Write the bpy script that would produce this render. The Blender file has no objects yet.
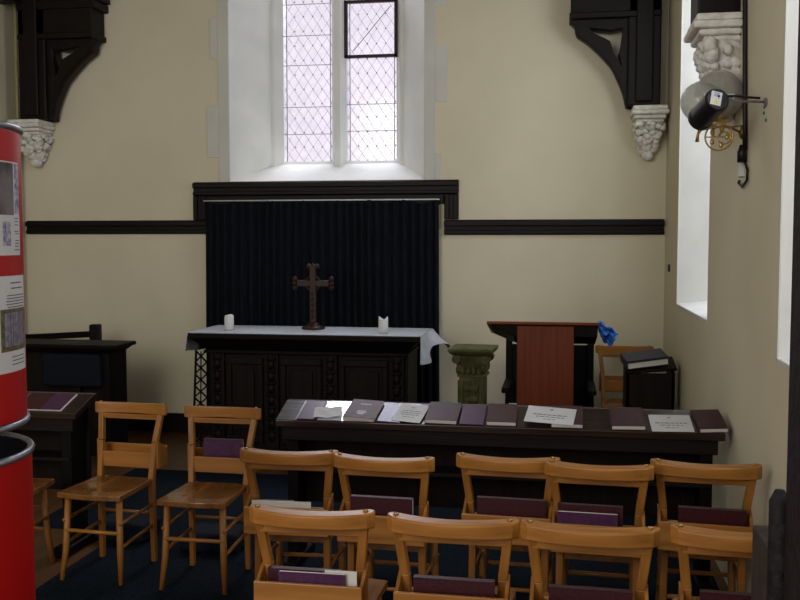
import bpy, bmesh, math, random
from mathutils import Vector, Matrix
R = math.radians
C = bpy.context.scene.collection
S = bpy.context.scene
random.seed(5)

# ---------------------------------------------------------------- camera
F = 950.0; H = 1.7; PS = math.atan(160/950); TH = math.atan(60/950)
cd = bpy.data.cameras.new('camera'); cam = bpy.data.objects.new('camera', cd); C.objects.link(cam)
cd.sensor_width = 36; cd.lens = 36*F/800; cd.clip_start = .05
cam.location = (0, 0, H); cam.rotation_euler = (math.pi/2-TH, 0, PS)
S.camera = cam
S.view_settings.view_transform = 'Standard'; S.view_settings.look = 'None'
S.view_settings.gamma = 1; S.view_settings.use_curve_mapping = False
S.view_settings.exposure = 0.0

# ---------------------------------------------------------------- world and daylight
w = bpy.data.worlds.new('sky'); S.world = w; w.use_nodes = True
bg = w.node_tree.nodes['Background']; bg.inputs[0].default_value = (.91, .885, .94, 1); bg.inputs[1].default_value = 1.15

def area(name, loc, target, sx, sy, power, col):
    l = bpy.data.lights.new(name, 'AREA'); l.shape = 'RECTANGLE'; l.size = sx; l.size_y = sy
    l.energy = power; l.color = col
    o = bpy.data.objects.new(name, l); C.objects.link(o); o.location = loc
    o.rotation_euler = (Vector(target)-Vector(loc)).to_track_quat('-Z', 'Y').to_euler()
    return o
area('nave_daylight', (-2.6, -1.3, 3.1), (-3.0, 8, 1.9), 2.2, 2.4, 108, (1, .97, .88))
area('chapel_window_daylight', (-2.0, 9.3, 5.5), (-1.6, 5.3, .5), 1.8, 1.6, 250, (.9, .96, 1))
area('side_window_daylight', (1.75, 6.0, 2.9), (0.6, 6.8, 1.2), 1.3, 2.2, 60, (.9, .98, 1))
area('near_side_window_daylight', (1.75, 3.0, 2.9), (0.6, 3.8, 1.2), 1.3, 2.2, 40, (.9, .98, 1))

# ---------------------------------------------------------------- pixel -> place helpers
def ray(x, y):
    a = (x-400)/F; b = (300-y)/F
    fy = math.cos(TH)+b*math.sin(TH); fz = -math.sin(TH)+b*math.cos(TH)
    return (a*math.cos(PS)-fy*math.sin(PS), a*math.sin(PS)+fy*math.cos(PS), fz)
def onY(x, y, Y):
    r = ray(x, y); t = Y/r[1]; return Vector((r[0]*t, Y, H+r[2]*t))
def onX(x, y, X):
    r = ray(x, y); t = X/r[0]; return Vector((X, r[1]*t, H+r[2]*t))

# ---------------------------------------------------------------- materials
def nt(name):
    m = bpy.data.materials.new(name); m.use_nodes = True
    return m, m.node_tree, m.node_tree.nodes['Principled BSDF']
def ramp(t, fac, cols):
    r = t.nodes.new('ShaderNodeValToRGB'); e = r.color_ramp.elements
    e[0].position = cols[0][0]; e[0].color = (*cols[0][1], 1)
    e[1].position = cols[-1][0]; e[1].color = (*cols[-1][1], 1)
    for p, c in cols[1:-1]:
        n = e.new(p); n.color = (*c, 1)
    t.links.new(fac, r.inputs[0]); return r
def coords(t, scale):
    tc = t.nodes.new('ShaderNodeTexCoord'); mp = t.nodes.new('ShaderNodeMapping')
    mp.inputs['Scale'].default_value = scale
    t.links.new(tc.outputs['Object'], mp.inputs[0]); return mp
def noisy(name, c1, c2, scale=(8, 8, 8), rough=.6, bump=.0, detail=5, nscale=1.0, lo=.35, hi=.65, metal=0, spec=.3, coat=0):
    m, t, p = nt(name); mp = coords(t, scale)
    n = t.nodes.new('ShaderNodeTexNoise'); n.inputs['Scale'].default_value = nscale; n.inputs['Detail'].default_value = detail
    t.links.new(mp.outputs[0], n.inputs['Vector'])
    r = ramp(t, n.outputs['Fac'], [(lo, c1), (hi, c2)])
    t.links.new(r.outputs[0], p.inputs['Base Color'])
    p.inputs['Roughness'].default_value = rough; p.inputs['Metallic'].default_value = metal
    p.inputs['Specular IOR Level'].default_value = spec; p.inputs['Coat Weight'].default_value = coat
    if bump:
        b = t.nodes.new('ShaderNodeBump'); b.inputs['Strength'].default_value = bump; b.inputs['Distance'].default_value = .02
        t.links.new(n.outputs['Fac'], b.inputs['Height']); t.links.new(b.outputs[0], p.inputs['Normal'])
    return m
def wood(name, c1, c2, axis='z', rough=.4, coat=0.0, spec=.25, sc=1):
    s = {'x': (1.5, 22, 22), 'y': (22, 1.5, 22), 'z': (22, 22, 1.5)}[axis]
    s = tuple(v*sc for v in s)
    m = noisy(name, c1, c2, s, rough, .12, 7, 1.3, .3, .72, spec=spec, coat=coat)
    return m

M = {}
M['plaster'] = noisy('cream_plaster', (.62, .57, .41), (.68, .625, .46), (1.3, 1.3, 1.3), .85, .05)
M['white'] = noisy('white_painted_stone', (.74, .76, .73), (.84, .85, .81), (3, 3, 3), .75, .08)
M['offwhite'] = noisy('grey_white_quoin_paint', (.56, .56, .50), (.61, .61, .55), (4, 4, 4), .85, .1)
M['whitestone'] = noisy('whitewashed_carved_stone', (.62, .61, .55), (.8, .79, .73), (25, 25, 25), .85, .5)
M['ceiling'] = noisy('ceiling_boards', (.10, .07, .05), (.14, .10, .07), (1, 10, 1), .8)
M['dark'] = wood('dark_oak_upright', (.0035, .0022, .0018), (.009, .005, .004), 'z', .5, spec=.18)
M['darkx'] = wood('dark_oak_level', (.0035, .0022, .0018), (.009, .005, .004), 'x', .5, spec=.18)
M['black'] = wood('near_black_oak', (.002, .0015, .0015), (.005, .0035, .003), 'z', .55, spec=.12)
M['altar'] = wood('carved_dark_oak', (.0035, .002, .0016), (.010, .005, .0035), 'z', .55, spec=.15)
M['desk'] = wood('glossy_brown_desk_top', (.014, .007, .005), (.032, .016, .011), 'x', .28, .15)
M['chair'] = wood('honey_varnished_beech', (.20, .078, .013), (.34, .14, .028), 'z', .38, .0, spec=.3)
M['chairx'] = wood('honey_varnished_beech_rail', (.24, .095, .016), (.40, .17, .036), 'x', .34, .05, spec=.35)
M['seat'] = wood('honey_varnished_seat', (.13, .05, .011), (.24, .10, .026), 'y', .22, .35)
M['floor'] = wood('worn_wood_floor', (.06, .024, .008), (.13, .06, .02), 'y', .4, .05, sc=.5)
M['carpet'] = noisy('dark_blue_carpet', (.002, .0045, .009), (.006, .012, .020), (60, 60, 60), .95, .5, spec=.1)
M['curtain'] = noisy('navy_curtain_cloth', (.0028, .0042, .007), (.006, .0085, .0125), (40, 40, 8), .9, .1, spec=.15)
M['cushion'] = noisy('navy_kneeler_cloth', (.002, .004, .009), (.005, .009, .018), (50, 50, 50), .85, .2, spec=.2)
M['cloth'] = noisy('white_altar_linen', (.42, .45, .49), (.50, .53, .57), (12, 12, 12), .85, .15)
M['wax'] = noisy('white_wax', (.70, .70, .68), (.8, .8, .78), (9, 9, 9), .4)
M['cross'] = wood('brown_carved_cross_wood', (.018, .007, .004), (.035, .014, .008), 'z', .4)
M['green'] = noisy('olive_green_stone', (.045, .047, .012), (.11, .105, .035), (14, 14, 14), .6, .4)
M['lectern'] = wood('red_mahogany_board', (.11, .020, .003), (.18, .036, .006), 'z', .45)
M['lectern_edge'] = wood('red_mahogany_top', (.16, .03, .008), (.22, .045, .014), 'x', .35)
M['bluecloth'] = noisy('bright_blue_cloth', (.01, .07, .30), (.03, .15, .50), (30, 30, 30), .6, .3)
M['maroon'] = noisy('maroon_book_cloth', (.032, .0045, .008), (.050, .008, .013), (80, 80, 80), .45, .1)
M['purple'] = noisy('purple_booklet_card', (.05, .015, .048), (.075, .025, .07), (40, 40, 40), .35)
M['lilac'] = noisy('lilac_booklet_card', (.09, .08, .17), (.13, .12, .22), (40, 40, 40), .3)
M['pages'] = noisy('cream_book_pages', (.55, .52, .46), (.68, .65, .58), (4, 4, 300), .8)
M['paper'] = noisy('white_paper', (.58, .59, .60), (.64, .65, .66), (6, 6, 6), .6)
M['ink'] = noisy('grey_print', (.09, .09, .11), (.16, .16, .18), (60, 60, 60), .7)
M['gold'] = noisy('gold_print', (.45, .38, .30), (.6, .52, .42), (60, 60, 60), .4)
M['red'] = noisy('red_painted_drum', (.36, .002, .004), (.42, .003, .005), (3, 3, 3), .38, .0)
M['steel'] = noisy('dull_steel_rim', (.22, .23, .27), (.34, .35, .40), (20, 20, 20), .35, metal=.8)
M['drum_in'] = noisy('dark_drum_lining', (.008, .008, .02), (.016, .016, .035), (20, 20, 20), .5)
M['navybook'] = noisy('navy_bible_cloth', (.010, .013, .022), (.022, .026, .04), (50, 50, 50), .4)
M['brass'] = noisy('old_brass', (.36, .22, .07), (.55, .36, .13), (30, 30, 30), .3, metal=.9)
M['plastic'] = noisy('black_plastic', (.006, .006, .007), (.012, .012, .014), (20, 20, 20), .35)
M['pipe'] = noisy('cream_painted_pipe', (.36, .33, .16), (.43, .39, .2), (9, 9, 9), .5)
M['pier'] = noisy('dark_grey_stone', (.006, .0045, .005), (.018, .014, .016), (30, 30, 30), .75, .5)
M['plinth'] = noisy('brown_grey_stone', (.03, .023, .016), (.05, .04, .028), (14, 14, 14), .85, .4)
M['iron'] = noisy('dark_iron', (.02, .010, .012), (.04, .02, .022), (20, 20, 20), .5, metal=.3)
M['lead'] = noisy('lead_came', (.2, .19, .24), (.26, .25, .3), (20, 20, 20), .6)
M['yellow'] = noisy('yellow_sticker', (.6, .55, .05), (.7, .65, .1), (20, 20, 20), .5)
M['teal'] = noisy('teal_plastic', (.02, .16, .18), (.03, .22, .24), (20, 20, 20), .5)
M['photo_stone'] = noisy('printed_photo_of_stone', (.015, .012, .012), (.16, .14, .15), (14, 14, 9), .35)
M['photo_slab'] = noisy('printed_photo_of_slab', (.13, .12, .18), (.30, .27, .40), (60, 60, 60), .35)
M['photo_grass'] = noisy('printed_photo_of_grass', (.05, .05, .02), (.16, .15, .06), (90, 90, 90), .35)
M['photo_line'] = noisy('printed_purple_drawing', (.10, .07, .22), (.5, .5, .6), (70, 70, 70), .35)

def glassmat():
    m, t, p = nt('pale_lilac_window_glass')
    t.nodes.remove(p); out = t.nodes['Material Output']
    tr = t.nodes.new('ShaderNodeBsdfTransparent'); gl = t.nodes.new('ShaderNodeBsdfGlossy'); mx = t.nodes.new('ShaderNodeMixShader')
    mp = coords(t, (3, 3, 3)); n = t.nodes.new('ShaderNodeTexNoise'); t.links.new(mp.outputs[0], n.inputs['Vector'])
    r = ramp(t, n.outputs['Fac'], [(.3, (.93, .90, .95)), (.7, (.97, .95, .98))]); t.links.new(r.outputs[0], tr.inputs[0])
    gl.inputs['Roughness'].default_value = .1; mx.inputs[0].default_value = .05
    t.links.new(tr.outputs[0], mx.inputs[1]); t.links.new(gl.outputs[0], mx.inputs[2]); t.links.new(mx.outputs[0], out.inputs[0])
    return m
M['glass'] = glassmat()
M['reflection_sheet'] = noisy('pale_window_reflection', (.70, .73, .84), (.78, .81, .9), (6, 6, 6), .07, spec=.8, coat=1)  # near-white base colour stands in for the window reflected on the desk
def globemat():
    m, t, p = nt('cloudy_lamp_glass')
    mp = coords(t, (6, 6, 6)); n = t.nodes.new('ShaderNodeTexNoise'); t.links.new(mp.outputs[0], n.inputs['Vector'])
    r = ramp(t, n.outputs['Fac'], [(.3, (.42, .41, .36)), (.7, (.52, .51, .45))]); t.links.new(r.outputs[0], p.inputs['Base Color'])
    p.inputs['Roughness'].default_value = .08; p.inputs['Alpha'].default_value = .42
    return m
M['globe'] = globemat()

# ---------------------------------------------------------------- mesh builder
class MB:
    def __init__(s): s.bm = bmesh.new()
    def _add(s, verts, faces, mat=None):
        vs = [s.bm.verts.new(mat @ Vector(v) if mat else Vector(v)) for v in verts]
        for f in faces:
            try: s.bm.faces.new([vs[i] for i in f])
            except ValueError: pass
        return s
    def box(s, x0, x1, y0, y1, z0, z1, mat=None):
        v = [(x0,y0,z0),(x1,y0,z0),(x1,y1,z0),(x0,y1,z0),(x0,y0,z1),(x1,y0,z1),(x1,y1,z1),(x0,y1,z1)]
        return s._add(v, [(0,3,2,1),(4,5,6,7),(0,1,5,4),(1,2,6,5),(2,3,7,6),(3,0,4,7)], mat)
    def hexa(s, lo, hi):   # two quads, four corners each
        return s._add(list(lo)+list(hi), [(3,2,1,0),(4,5,6,7),(0,1,5,4),(1,2,6,5),(2,3,7,6),(3,0,4,7)])
    def bar(s, a, b, wx, wy, wx2=None, wy2=None):    # square bar between two points, width along world x / y-ish
        a = Vector(a); b = Vector(b); wx2 = wx2 or wx; wy2 = wy2 or wy
        d = (b-a).normalized()
        u = Vector((1,0,0)) if abs(d.x) < .9 else Vector((0,0,1))
        v = d.cross(u).normalized(); u = v.cross(d).normalized()
        lo = [a+u*i*wx/2+v*j*wy/2 for i, j in ((-1,-1),(1,-1),(1,1),(-1,1))]
        hi = [b+u*i*wx2/2+v*j*wy2/2 for i, j in ((-1,-1),(1,-1),(1,1),(-1,1))]
        return s.hexa(lo, hi)
    def tube(s, pts, r, n=8, closed=False):
        pts = [Vector(p) for p in pts]; k = len(pts)
        rs = r if isinstance(r, (list, tuple)) else [r]*k
        rings = []; pu = None
        for i, p in enumerate(pts):
            if closed: d = pts[(i+1) % k]-pts[i-1]
            else: d = pts[min(i+1, k-1)]-pts[max(i-1, 0)]
            d.normalize()
            if pu is None:
                pu = d.orthogonal().normalized()
            pu = (pu-d*pu.dot(d)).normalized(); v = d.cross(pu)
            rings.append([s.bm.verts.new(p+(pu*math.cos(2*math.pi*j/n)+v*math.sin(2*math.pi*j/n))*rs[i]) for j in range(n)])
        for i in range(k if closed else k-1):
            A = rings[i]; B = rings[(i+1) % k]
            for j in range(n): s.bm.faces.new((A[j], A[(j+1) % n], B[(j+1) % n], B[j]))
        if not closed:
            s.bm.faces.new(rings[0][::-1]); s.bm.faces.new(rings[-1])
        return s
    def lathe(s, prof, n=32, c=(0,0,0), mat=None, a0=0, a1=2*math.pi):
        full = abs(a1-a0-2*math.pi) < 1e-6; m = n if full else n+1
        rings = []
        for r, z in prof:
            rings.append([])
            for j in range(m):
                a = a0+(a1-a0)*j/n
                v = Vector((c[0]+r*math.cos(a), c[1]+r*math.sin(a), c[2]+z))
                rings[-1].append(s.bm.verts.new(mat @ v if mat else v))
        for A, B in zip(rings, rings[1:]):
            for j in range(n): s.bm.faces.new((A[j], A[(j+1) % m], B[(j+1) % m], B[j]))
        return s
    def ball(s, c, rx, ry=None, rz=None, sub=2):
        ry = ry or rx; rz = rz or rx
        bmesh.ops.create_icosphere(s.bm, subdivisions=sub, radius=1, matrix=Matrix.Translation(c) @ Matrix.Diagonal((rx, ry, rz, 1)))
        return s
    def prism(s, pts, y0, y1, axis='y', mat=None):
        f = {'y': lambda a, b, t: (a, t, b), 'x': lambda a, b, t: (t, a, b), 'z': lambda a, b, t: (a, b, t)}[axis]
        n = len(pts)
        v = [f(a, b, y0) for a, b in pts]+[f(a, b, y1) for a, b in pts]
        return s._add(v, [tuple(range(n))[::-1], tuple(range(n, 2*n))]+[(i, (i+1) % n, n+(i+1) % n, n+i) for i in range(n)], mat)
    def grid(s, fn, nu, nv):
        V = [[s.bm.verts.new(fn(i/nu, j/nv)) for j in range(nv+1)] for i in range(nu+1)]
        for i in range(nu):
            for j in range(nv): s.bm.faces.new((V[i][j], V[i+1][j], V[i+1][j+1], V[i][j+1]))
        return s
    def build(s, name, mat, parent=None, smooth=False, bevel=0, solid=0, seg=2):
        bmesh.ops.recalc_face_normals(s.bm, faces=s.bm.faces)
        me = bpy.data.meshes.new(name); s.bm.to_mesh(me); s.bm.free()
        me.materials.append(mat)
        if smooth:
            for p in me.polygons: p.use_smooth = True
        o = bpy.data.objects.new(name, me); C.objects.link(o)
        if parent: o.parent = parent
        if solid:
            md = o.modifiers.new('thickness', 'SOLIDIFY'); md.thickness = solid; md.offset = 0
        if bevel:
            md = o.modifiers.new('bevel', 'BEVEL'); md.width = bevel; md.segments = seg; md.limit_method = 'ANGLE'; md.angle_limit = R(40)
        return o
def plate(name, outline, holes, t0, t1, mat, parent=None, plane='xz'):
    cu = bpy.data.curves.new(name, 'CURVE'); cu.dimensions = '2D'; cu.fill_mode = 'BOTH'
    cu.extrude = abs(t1-t0)/2
    for loop in [outline]+holes:
        sp = cu.splines.new('POLY'); sp.points.add(len(loop)-1); sp.use_cyclic_u = True
        for i, (a, b) in enumerate(loop): sp.points[i].co = (a, b, 0, 1)
    tmp = bpy.data.objects.new('tmp', cu); C.objects.link(tmp); bpy.context.view_layer.update()
    me = bpy.data.meshes.new_from_object(tmp.evaluated_get(bpy.context.evaluated_depsgraph_get()))
    bpy.data.objects.remove(tmp); mid = (t0+t1)/2
    for v in me.vertices:
        a, b, c = v.co
        v.co = (a, mid+c, b) if plane == 'xz' else (mid+c, a, b)
    bm = bmesh.new(); bm.from_mesh(me); bmesh.ops.remove_doubles(bm, verts=bm.verts, dist=1e-5)
    bmesh.ops.recalc_face_normals(bm, faces=bm.faces); bm.to_mesh(me); bm.free()
    me.name = name; me.materials.clear(); me.materials.append(mat)
    o = bpy.data.objects.new(name, me); C.objects.link(o)
    if parent: o.parent = parent
    return o
def rect(a0, a1, b0, b1): return [(a0, b0), (a1, b0), (a1, b1), (a0, b1)]
def tag(o, label=None, cat=None, group=None, kind=None):
    if label: o['label'] = label
    if cat: o['category'] = cat
    if group: o['group'] = group
    if kind: o['kind'] = kind
    return o
def thing(name, label, cat, loc=(0,0,0), rz=0, group=None, kind=None):
    o = bpy.data.objects.new(name, None); C.objects.link(o); o.empty_display_size = .1
    o.location = loc; o.rotation_euler = (0, 0, rz)
    return tag(o, label, cat, group, kind)
def dup(root, loc, rz=0, label=None, group=None, scale=None):
    def cp(o, par):
        c = o.copy(); C.objects.link(c); c.parent = par
        for ch in list(o.children): cp(ch, c)
        return c
    r = cp(root, None); r.location = loc; r.rotation_euler = (0, 0, rz)
    if label: r['label'] = label
    if group: r['group'] = group
    if scale: r.scale = (scale,)*3
    return r
def struct(o, label, cat='structure'): return tag(o, label, cat, kind='structure')

# ---------------------------------------------------------------- room shell
XL, XR, YB, ZC, YR = -4.77, .83, 7.9, 5.6, -1.6
WX0, WX1, WZ0, WZ1 = -2.82, -1.127, 2.205, 5.2
struct(plate('wall_back', rect(XL-.3, XR+.45, 0, ZC), [rect(WX0, WX1, WZ0, WZ1)], YB, YB+.4, M['plaster']), 'cream plastered end wall behind the altar', 'wall')
SW = [(5.62, 7.03), (2.42, 3.82)]; SZ0, SZ1 = 1.245, 4.3
struct(plate('wall_right', rect(YR, YB, 0, ZC), [rect(a, b, SZ0, SZ1) for a, b in SW], XR, XR+.45, M['plaster'], plane='yz'), 'cream plastered side wall with two tall window openings', 'wall')
struct(MB().box(XL-.3, XL, YR, YB, 0, ZC).build('wall_left', M['plaster']), 'cream plastered side wall behind the red drum', 'wall')
struct(MB().box(XL-.3, XR+.45, YR, YB+.4, -.1, 0).build('floor', M['floor']), 'worn brown wooden floor', 'floor')
struct(MB().box(XL-.3, XR+.45, YR, YB+.4, ZC, ZC+.1).build('ceiling', M['ceiling']), 'dark boarded ceiling', 'ceiling')
struct(MB().box(XL, XR, YB-.025, YB, 0, .17).build('baseboard_back', M['darkx'], bevel=.006), 'dark low skirting board along the end wall', 'baseboard')

# dado rail stepping up over the curtain
def moulding(mb, x0, x1, z0, z1):
    mb.box(x0, x1, YB-.022, YB, z0, z1)
def railbar(mb, x0, x1, z0, z1):
    mb.box(x0, x1, YB-.02, YB, z0, z1); t = (z1-z0)
    mb.box(x0, x1, YB-.045, YB-.02, z1-t*.42, z1-t*.08); mb.box(x0, x1, YB-.035, YB-.02, z0+t*.05, z0+t*.3)
def postbar(mb, x0, x1, z0, z1):
    mb.box(x0, x1, YB-.02, YB, z0, z1); t = x1-x0
    mb.box(x0+t*.05, x0+t*.35, YB-.045, YB-.02, z0, z1); mb.box(x1-t*.35, x1-t*.05, YB-.035, YB-.02, z0, z1)
mb = MB(); railbar(mb, XL+.04, -3.03, 1.752, 1.872); postbar(mb, -3.15, -3.03, 1.872, 2.08); railbar(mb, -3.15, -.835, 2.08, 2.2)
postbar(mb, -.955, -.835, 1.872, 2.08); railbar(mb, -.955, XR-.01, 1.742, 1.868)
mb.box(-3.03, -.955, YB-.03, YB, 2.0, 2.08)
struct(mb.build('trim_1', M['darkx'], bevel=.006), 'dark moulded dado rail stepping up over the navy curtain', 'moulding')

# ---------------------------------------------------------------- chapel window
GY = YB+.40; GX0, GX1, GZ = -2.54, -1.38, 2.375
w1 = thing('window_1', 'tall white two-light leaded window above the altar', 'window', kind='structure')
mb = MB()
mb.prism([(WX0, YB+.001), (GX0, GY), (WX0, GY)], WZ0, WZ1, 'z'); mb.prism([(WX1, YB+.001), (GX1, GY), (WX1, GY)], WZ0, WZ1, 'z')
mb.prism([(YB+.001, WZ0), (GY, WZ0), (GY, GZ)], WX0, WX1, 'x'); mb.prism([(YB+.001, WZ1), (GY, WZ1), (GY, WZ1-.12)], WX0, WX1, 'x')
mb.build('reveal', M['white'], w1)
L1, L2, R1, R2 = -2.462, -2.013, -1.883, -1.434
mb = MB()
zt = WZ1-.12
def jamb(x0, x1):   # chamfered stone upright
    c = (x1-x0)*.3
    mb.prism([(x0, GY+.12), (x0, GY+.02), (x0+c, GY-.05), (x1-c, GY-.05), (x1, GY+.02), (x1, GY+.12)], GZ-.02, zt, 'z')
mb.prism([(GX0-.02, GY+.12), (GX0-.02, GY-.03), (GX0+.01, GY-.03), (L1, GY+.03), (L1, GY+.12)], GZ-.05, zt, 'z')
mb.prism([(GX1+.02, GY+.12), (GX1+.02, GY-.03), (GX1-.01, GY-.03), (R2, GY+.03), (R2, GY+.12)], GZ-.05, zt, 'z')
jamb(L2, R1)
mb.prism([(GY-.04, GZ-.07), (GY+.12, GZ-.07), (GY+.12, GZ+.03), (GY+.03, GZ+.03)], GX0, GX1, 'x')
mb.box(GX0, GX1, GY, GY+.12, zt-.06, zt)
mb.build('stone_frame', M['white'], w1, bevel=.004)
MB().box(L1, L2, GY+.05, GY+.056, GZ+.02, zt-.05).build('pane', M['glass'], w1)
MB().box(R1, R2, GY+.05, GY+.056, GZ+.02, zt-.05).build('pane', M['glass'], w1)
mb = MB()
def lattice(x0, x1, z0, z1, dx, dz, r, y):
    W = x1-x0; Hh = z1-z0; k = dz/dx
    n = int((W*k+Hh)/dz)+2
    for sgn in (1, -1):
        rr = r if sgn > 0 else r*.55
        for i in range(-n, 2*n):
            pts = []
            # line z = z0 + i*dz - sgn*k*(x-x0)
            a = z0+i*dz if sgn > 0 else z0+i*dz-W*k*0
            f = lambda x: a-sgn*k*(x-x0)
            g = lambda z: x0+(a-z)*sgn/k
            c = []
            for x in (x0, x1):
                if z0 <= f(x) <= z1: c.append((x, f(x)))
            for z in (z0, z1):
                if x0 < g(z) < x1: c.append((g(z), z))
            if len(c) >= 2 and abs(c[0][1]-c[1][1]) > .01:
                mb.bar((c[0][0], y, c[0][1]), (c[1][0], y, c[1][1]), rr*2, rr*2)
lattice(L1+.005, L2-.005, GZ+.03, zt-.06, .0875, .128, .0014, GY+.045)
lattice(R1+.005, R2-.005, GZ+.03, zt-.06, .0875, .128, .0014, GY+.045)
for x0, x1 in ((L1, L2), (R1, R2)):
    for x in (x0+.028, x1-.02): mb.bar((x, GY+.045, GZ+.03), (x, GY+.045, zt-.06), .006, .006)
    j = 0; z = GZ+.03
    while z < zt-.06:
        for i in range(6):
            x = x0+.025+i*.0875*.93
            if x < x1: mb.ball((x, GY+.04, z), .0065, .005, .008, 1)
        z += .128; j += 1
mb.build('leading', M['lead'], w1)
mb = MB()
for x0, x1, zs in ((L1, L2, (2.645, 2.885, 3.255, 3.515, 3.79, 4.1)), (R1, R2, (2.665, 2.90, 3.9, 4.2))):
    for z in zs: mb.bar((x0, GY+.03, z), (x1, GY+.03, z), .0045, .0045)
mb.build('saddle_bar', M['lead'], w1)
mb = MB(); z0, z1, b = 3.30, 3.80, .026; x0, x1 = R1-.012, R2+.012
mb.box(x0, x0+b, GY-.01, GY+.03, z0, z1).box(x1-b, x1, GY-.01, GY+.03, z0, z1).box(x0, x1, GY-.01, GY+.03, z0, z0+b).box(x0, x1, GY-.01, GY+.03, z1-b, z1)
mb.bar((x0+.08, GY+.0, z0+.06), (x1-.06, GY+.0, z1-.06), .006, .006)
mb.build('casement_frame', M['iron'], w1, bevel=.003)
mb = MB()
for (a0, a1, q0, q1) in ((-2.915, WX0, 2.2, 5.2), (-3.02, -2.915, 2.41, 2.86), (-2.985, -2.915, 3.25, 3.6), (-3.02, -2.915, 3.95, 4.35),
                         (WX1, -1.035, 2.2, 5.2), (-1.035, -.985, 2.2, 2.42), (-1.035, -.935, 2.84, 3.30), (-1.035, -.935, 3.62, 4.0)):
    mb.box(a0, a1, YB-.008, YB, q0, q1)
mb.build('quoin_surround', M['offwhite'], w1, bevel=.004)

# side windows
for n, (a, b) in enumerate(SW):
    ws = thing('window_%d' % (n+2), ['deep white side window beyond the wall lamp', 'deep white side window beside the dark stone pier'][n], 'window', kind='structure')
    mb = MB(); gx = XR+.40; s = .22
    mb.prism([(XR+.001, b), (gx, b), (gx, b-s)], SZ0, SZ1, 'z'); mb.prism([(XR+.001, a), (gx, a), (gx, a+s)], SZ0, SZ1, 'z')
    mb.prism([(XR+.001, SZ0), (gx, SZ0), (gx, SZ0+.06)], a, b, 'y')
    mb.build('reveal', M['white'], ws)
    # thin bright painted arris on the wall face round the opening
    MB().box(XR-.004, XR+.001, b-.002, b+.018, SZ0-.01, SZ1).box(XR-.004, XR+.001, a, b+.018, SZ0-.025, SZ0-.002).build('painted_edge', M['offwhite'], ws)
    mb = MB(); g0, g1 = a+s, b-s; m_ = (g0+g1)/2
    for y0, y1 in ((g0, g0+.05), (m_-.04, m_+.04), (g1-.05, g1)): mb.box(gx-.03, gx+.08, y0, y1, SZ0, SZ1)
    mb.box(gx-.03, gx+.08, g0, g1, SZ0, SZ0+.09).box(gx-.03, gx+.08, g0, g1, SZ1-.06, SZ1)
    mb.build('stone_frame', M['white'], ws, bevel=.004)
    for y0, y1 in ((g0+.05, m_-.04), (m_+.04, g1-.05)): MB().box(gx+.02, gx+.026, y0, y1, SZ0+.08, SZ1-.05).build('pane', M['glass'], ws)

# ---------------------------------------------------------------- roof brackets and corbels
TY0, TY1 = 7.66, 7.885
def bracket(sx, x_out, label):
    """sx=+1: wall on the left, brace springs to the right"""
    rt = thing('roof_bracket', label, 'roof bracket', (x_out, (TY0+TY1)/2, 2.74)); h = (TY1-TY0)/2
    X = lambda v: sx*v
    mb = MB(); mb.box(min(0, X(.25)), max(0, X(.25)), -h, h, 0, 2.3)
    mb.build('wall_post', M['dark'], rt, bevel=.012)
    mb = MB(); mb.box(min(X(.06), X(.19)), max(X(.06), X(.19)), -h-.03, -h+.005, .03, 2.2); mb.build('post_moulding', M['dark'], rt, bevel=.01)
    # arched brace with pierced spandrel
    base = [(.22, -.0), (.25, .0), (.272, .09), (.30, .17), (.36, .30), (.41, .365), (.47, .43), (.55, .505), (.64, .57)]
    arc = []
    for i in range(1, len(base)-1):
        for q in range(4):
            t = q/4; p0, p1, p2, p3 = base[max(i-1, 0)], base[i], base[i+1], base[min(i+2, len(base)-1)]
            arc.append(tuple(.5*(2*p1[c]+(p2[c]-p0[c])*t+(2*p0[c]-5*p1[c]+4*p2[c]-p3[c])*t*t+(-p0[c]+3*p1[c]-3*p2[c]+p3[c])*t**3) for c in (0, 1)))
    arc = [(X(a_), b_) for a_, b_ in arc+[(.64, .57)]]
    outer = [(X(.2), 0)]+arc+[(X(.655), .61), (X(.655), .64), (X(.68), .66), (X(.68), .70), (X(.2), .70)]
    hole = [(X(.285), .30), (X(.315), .42), (X(.298), .50), (X(.285), .61), (X(.38), .595), (X(.45), .605), (X(.57), .63), (X(.50), .57), (X(.42), .53), (X(.385), .51), (X(.36), .43)]
    plate('arched_brace', outer, [hole], -h*.7, h*.7, M['dark'], rt)
    mb = MB(); mb.box(min(0, X(.69)), max(0, X(.69)), -h, h, .70, .95).box(min(0, X(.725)), max(0, X(.725)), -h-.02, h+.02, .93, 1.0)
    mb.box(min(0, X(.75)), max(0, X(.75)), -h, h, 1.0, 1.3)
    mb.box(min(0, X(.70)), max(0, X(.70)), -h-.02, h+.02, .68, .73)
    mb.build('hammer_beam', M['darkx'], rt, bevel=.01)
    return rt
bracket(1, -4.635, 'dark oak roof bracket in the far left corner above the red drum')
bracket(-1, .752, 'dark oak roof bracket in the far right corner, pierced with a trefoil')

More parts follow.
